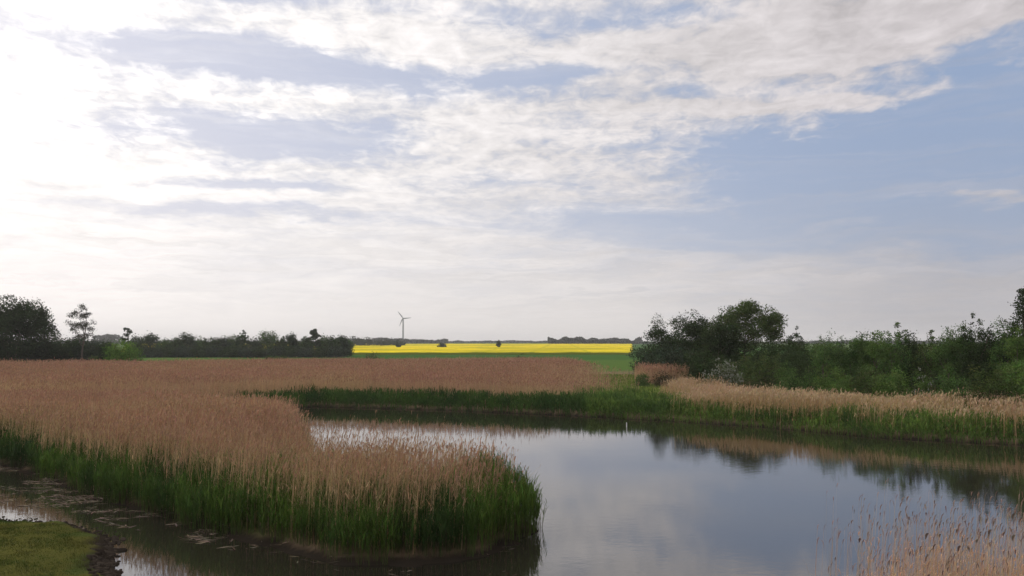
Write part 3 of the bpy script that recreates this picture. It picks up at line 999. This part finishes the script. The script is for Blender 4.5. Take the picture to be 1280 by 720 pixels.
for i, (px, py, w, d) in enumerate([(337, 444, 9, 215), (352, 443, 16, 215), (465, 441, 24, 215), (652, 443, 14, 205), (120, 443, 16, 160)]):
    tree('bush', 'small dark bush on the green field edge before the reeds', 'bush', 'small bushes at the field edge', px, py, w, d, 'mound', .22, 700, OLV, 140 + i)
for i, (px, py, w) in enumerate([(447, 420, 18), (460, 422, 20), (473, 422.5, 18), (486, 423.5, 20), (500, 425, 16), (452, 427, 12)]):
    tree('bush', 'far dark bush on the back edge of the yellow field', 'bush', 'bushes behind the yellow field', px, py, w, 720 + i * 15, 'mound', .8, 700, BLUEG, 150 + i)
for i, (px, py, w, lb) in enumerate([(498, 426, 6, 'dark dot of a bush in the yellow field below the turbine'),
                                     (553, 427.5, 12, 'flat low bush standing in the yellow field beyond the turbine'),
                                     (623, 425, 7, 'dark bush by itself midway along the yellow field')]):
    tree('bush', lb, 'bush', 'bushes in the yellow field', px, py, w, 600, 'mound', .6, 600, BLUEG, 160 + i)

# far wood on the horizon, one mass
g = Geo()
r = np.random.default_rng(99)
for (p0_, p1_, d, h0, h1, n) in ((430, 560, 1350, 4, 11, 2600), (555, 700, 1700, 2, 6, 2200), (685, 800, 1150, 3, 12, 4500), (795, 1300, 1200, 1, 6, 4000), (-40, 440, 1300, 1, 6, 4500),
                                 (120, 150, 1200, 10, 16, 900)):
    pxs = r.uniform(p0_, p1_, n)
    env = h0 + (h1 - h0) * np.clip((fnoise(pxs, pxs * 0 + d, 18, 4) - .25) * 1.9, 0, 1)
    X = (pxs - 640) / FPX * d
    zz = 1.2 + env * r.random(n) ** .6
    pos = np.stack([X, d + r.uniform(-15, 15, n), zz], -1)
    a = r.normal(0, 1, (n, 3)); a /= np.linalg.norm(a, axis=1)[:, None]
    b = np.cross(a, r.normal(0, 1, (n, 3))); b /= np.linalg.norm(b, axis=1)[:, None]
    g.quads(pos, a * 1.7, b * 1.3, np.array((.05, .058, .048)) * r.uniform(.7, 1.3, (n, 1)))
tag(g.build('far_woods', M_leaf), 'thin dark line of far woods along the horizon', 'woods', kind='stuff')

# ------------------------------------------------------------------ rapeseed field
near_y, far_y = 330, 1080
rows_ = []
xs = np.linspace(0, 1, 420)
ys = near_y * (far_y / near_y) ** np.linspace(0, 1, 90)
ys = np.concatenate([[near_y - .25], ys])
V, C = [], []
for j, yy in enumerate(ys):
    l, rgt = x_at(165, yy) - 5, x_at(789, yy) + (vnoise(np.array([3.0]), np.array([yy]), 14)[0] - .5) * 5
    X = l + (rgt - l) * xs
    z = ground_z(X, np.full_like(X, yy)) * 1.0 + (0.95 + (fnoise(X, np.full_like(X, yy), 6, 3) - .5) * .35)
    if j == 0: z = ground_z(X, np.full_like(X, yy)) - .05
    V.append(np.stack([X, np.full_like(X, yy), z], -1))
    base = np.tile(np.array((.60, .475, .02)), (len(X), 1))
    patch = fnoise(X * .35, np.full_like(X, yy), 40, 3)[:, None]
    fine_ = fnoise(X, np.full_like(X, yy), 3.0, 3)[:, None]
    base = base * (.62 + .45 * patch + .35 * fine_)
    green_ = np.clip((fnoise(X * .5 + 300, np.full_like(X, yy * .4), 25, 3)[:, None] - .5) * 3, 0, .55)
    tram = (np.abs(((X - yy * .06) % 24) - 12) < 1.0)[:, None] * .5
    gmix = np.maximum(green_, tram)
    base = base * (1 - gmix) + np.array((.20, .22, .02)) * gmix
    if j <= 1: base = np.tile(np.array((.12, .15, .02)), (len(X), 1))
    C.append(base)
nyy, nxx = len(ys), len(xs)
idx = np.arange(nyy * nxx).reshape(nyy, nxx)
Fq = np.stack([idx[:-1, :-1], idx[:-1, 1:], idx[1:, 1:], idx[1:, :-1]], -1).reshape(-1, 4)
tag(mesh_np('rapeseed_field', np.concatenate(V), Fq, M_crop, col=np.concatenate(C)), 'bright yellow flowering rapeseed crop on the horizon', 'crop field', kind='stuff')

# ------------------------------------------------------------------ wind turbine
TD = 1400.0
tx = x_at(504, TD)
hub_z = top_z(397.8, TD)
tur = tag(empty('wind_turbine', (tx, TD, 1.4)), 'white three bladed wind turbine behind the yellow field', 'wind turbine')
hz_ = hub_z - 1.4
g = Geo()
g.tube([(0, 0, 0), (0, 0, hz_ * .5), (0, 0, hz_ - .8)], [1.75, 1.45, 1.05], (1, 1, 1), 20)
g.build('tower', M_turb, tur)
g = Geo()
g.tube([(0, -2.6, hz_), (0, -2.4, hz_), (0, 0, hz_), (0, 3.6, hz_), (0, 3.9, hz_)], [.5, 1.15, 1.3, 1.0, .3], (1, 1, 1), 14)
g.build('nacelle', M_turb, tur)
g = Geo()
g.tube([(0, -2.6, hz_), (0, -3.4, hz_), (0, -4.1, hz_), (0, -4.4, hz_)], [1.05, 1.0, .6, .05], (1, 1, 1), 14)
hub = g.build('hub', M_turb, tur)
for a in (127, 3, 247):
    t = math.radians(a)
    u = np.array((math.cos(t), 0, math.sin(t))); w = np.array((-math.sin(t), 0, math.cos(t)))
    BL = 14.5
    V = []
    prof = [(0, .55, .55), (.06, .6, .5), (.18, 1.25, .30), (.45, .95, .2), (.75, .62, .12), (.95, .35, .07), (1.0, .08, .03)]
    for s, ch, th in prof:
        c0 = np.array((0, -3.3, hz_)) + u * (s * BL + .5)
        for q in range(8):
            p = q / 8 * 2 * math.pi
            V.append(c0 + w * (math.cos(p) * ch - .2 * ch) + np.array((0, 1, 0)) * math.sin(p) * th)
    Q = [(i * 8 + q, i * 8 + (q + 1) % 8, (i + 1) * 8 + (q + 1) % 8, (i + 1) * 8 + q) for i in range(len(prof) - 1) for q in range(8)]
    mesh_np('blade', V, np.array(Q), M_turb, tur)

# ------------------------------------------------------------------ white marker post at the far shore
X, Y = at(782, 534, 0.0)
Y = min(Y, 60.5); X = x_at(782, Y)
g = Geo()
g.tube([(0, 0, -.6), (0, 0, .26), (0, 0, .31), (0, 0, .33)], [.035, .033, .03, .005], (1, 1, 1), 10)
po = g.build('marker_post', M_post)
po.location = (X, Y, 0)
tag(po, 'short white post standing in the water at the far shore', 'post')

# ------------------------------------------------------------------ haze: even air over the whole flat country
hv = [(X, Y, Z) for Z in (-2.5, 68) for X, Y in ((-6200, -400), (6200, -400), (6200, 9200), (-6200, 9200))]
hf = np.array([(3, 2, 1, 0), (4, 5, 6, 7), (0, 1, 5, 4), (1, 2, 6, 5), (2, 3, 7, 6), (3, 0, 4, 7)])
m, k, out = mat_new('haze_air')
vol = k.n.new('ShaderNodeVolumePrincipled')
vol.inputs['Color'].default_value = (.93, .93, .93, 1)
vol.inputs['Density'].default_value = 0.00014
vol.inputs['Anisotropy'].default_value = 0.2
k.l.new(vol.outputs[0], out.inputs['Volume'])
tag(mesh_np('haze', hv, hf, m), 'thin pale haze filling the air over the fields', 'haze', kind='stuff')
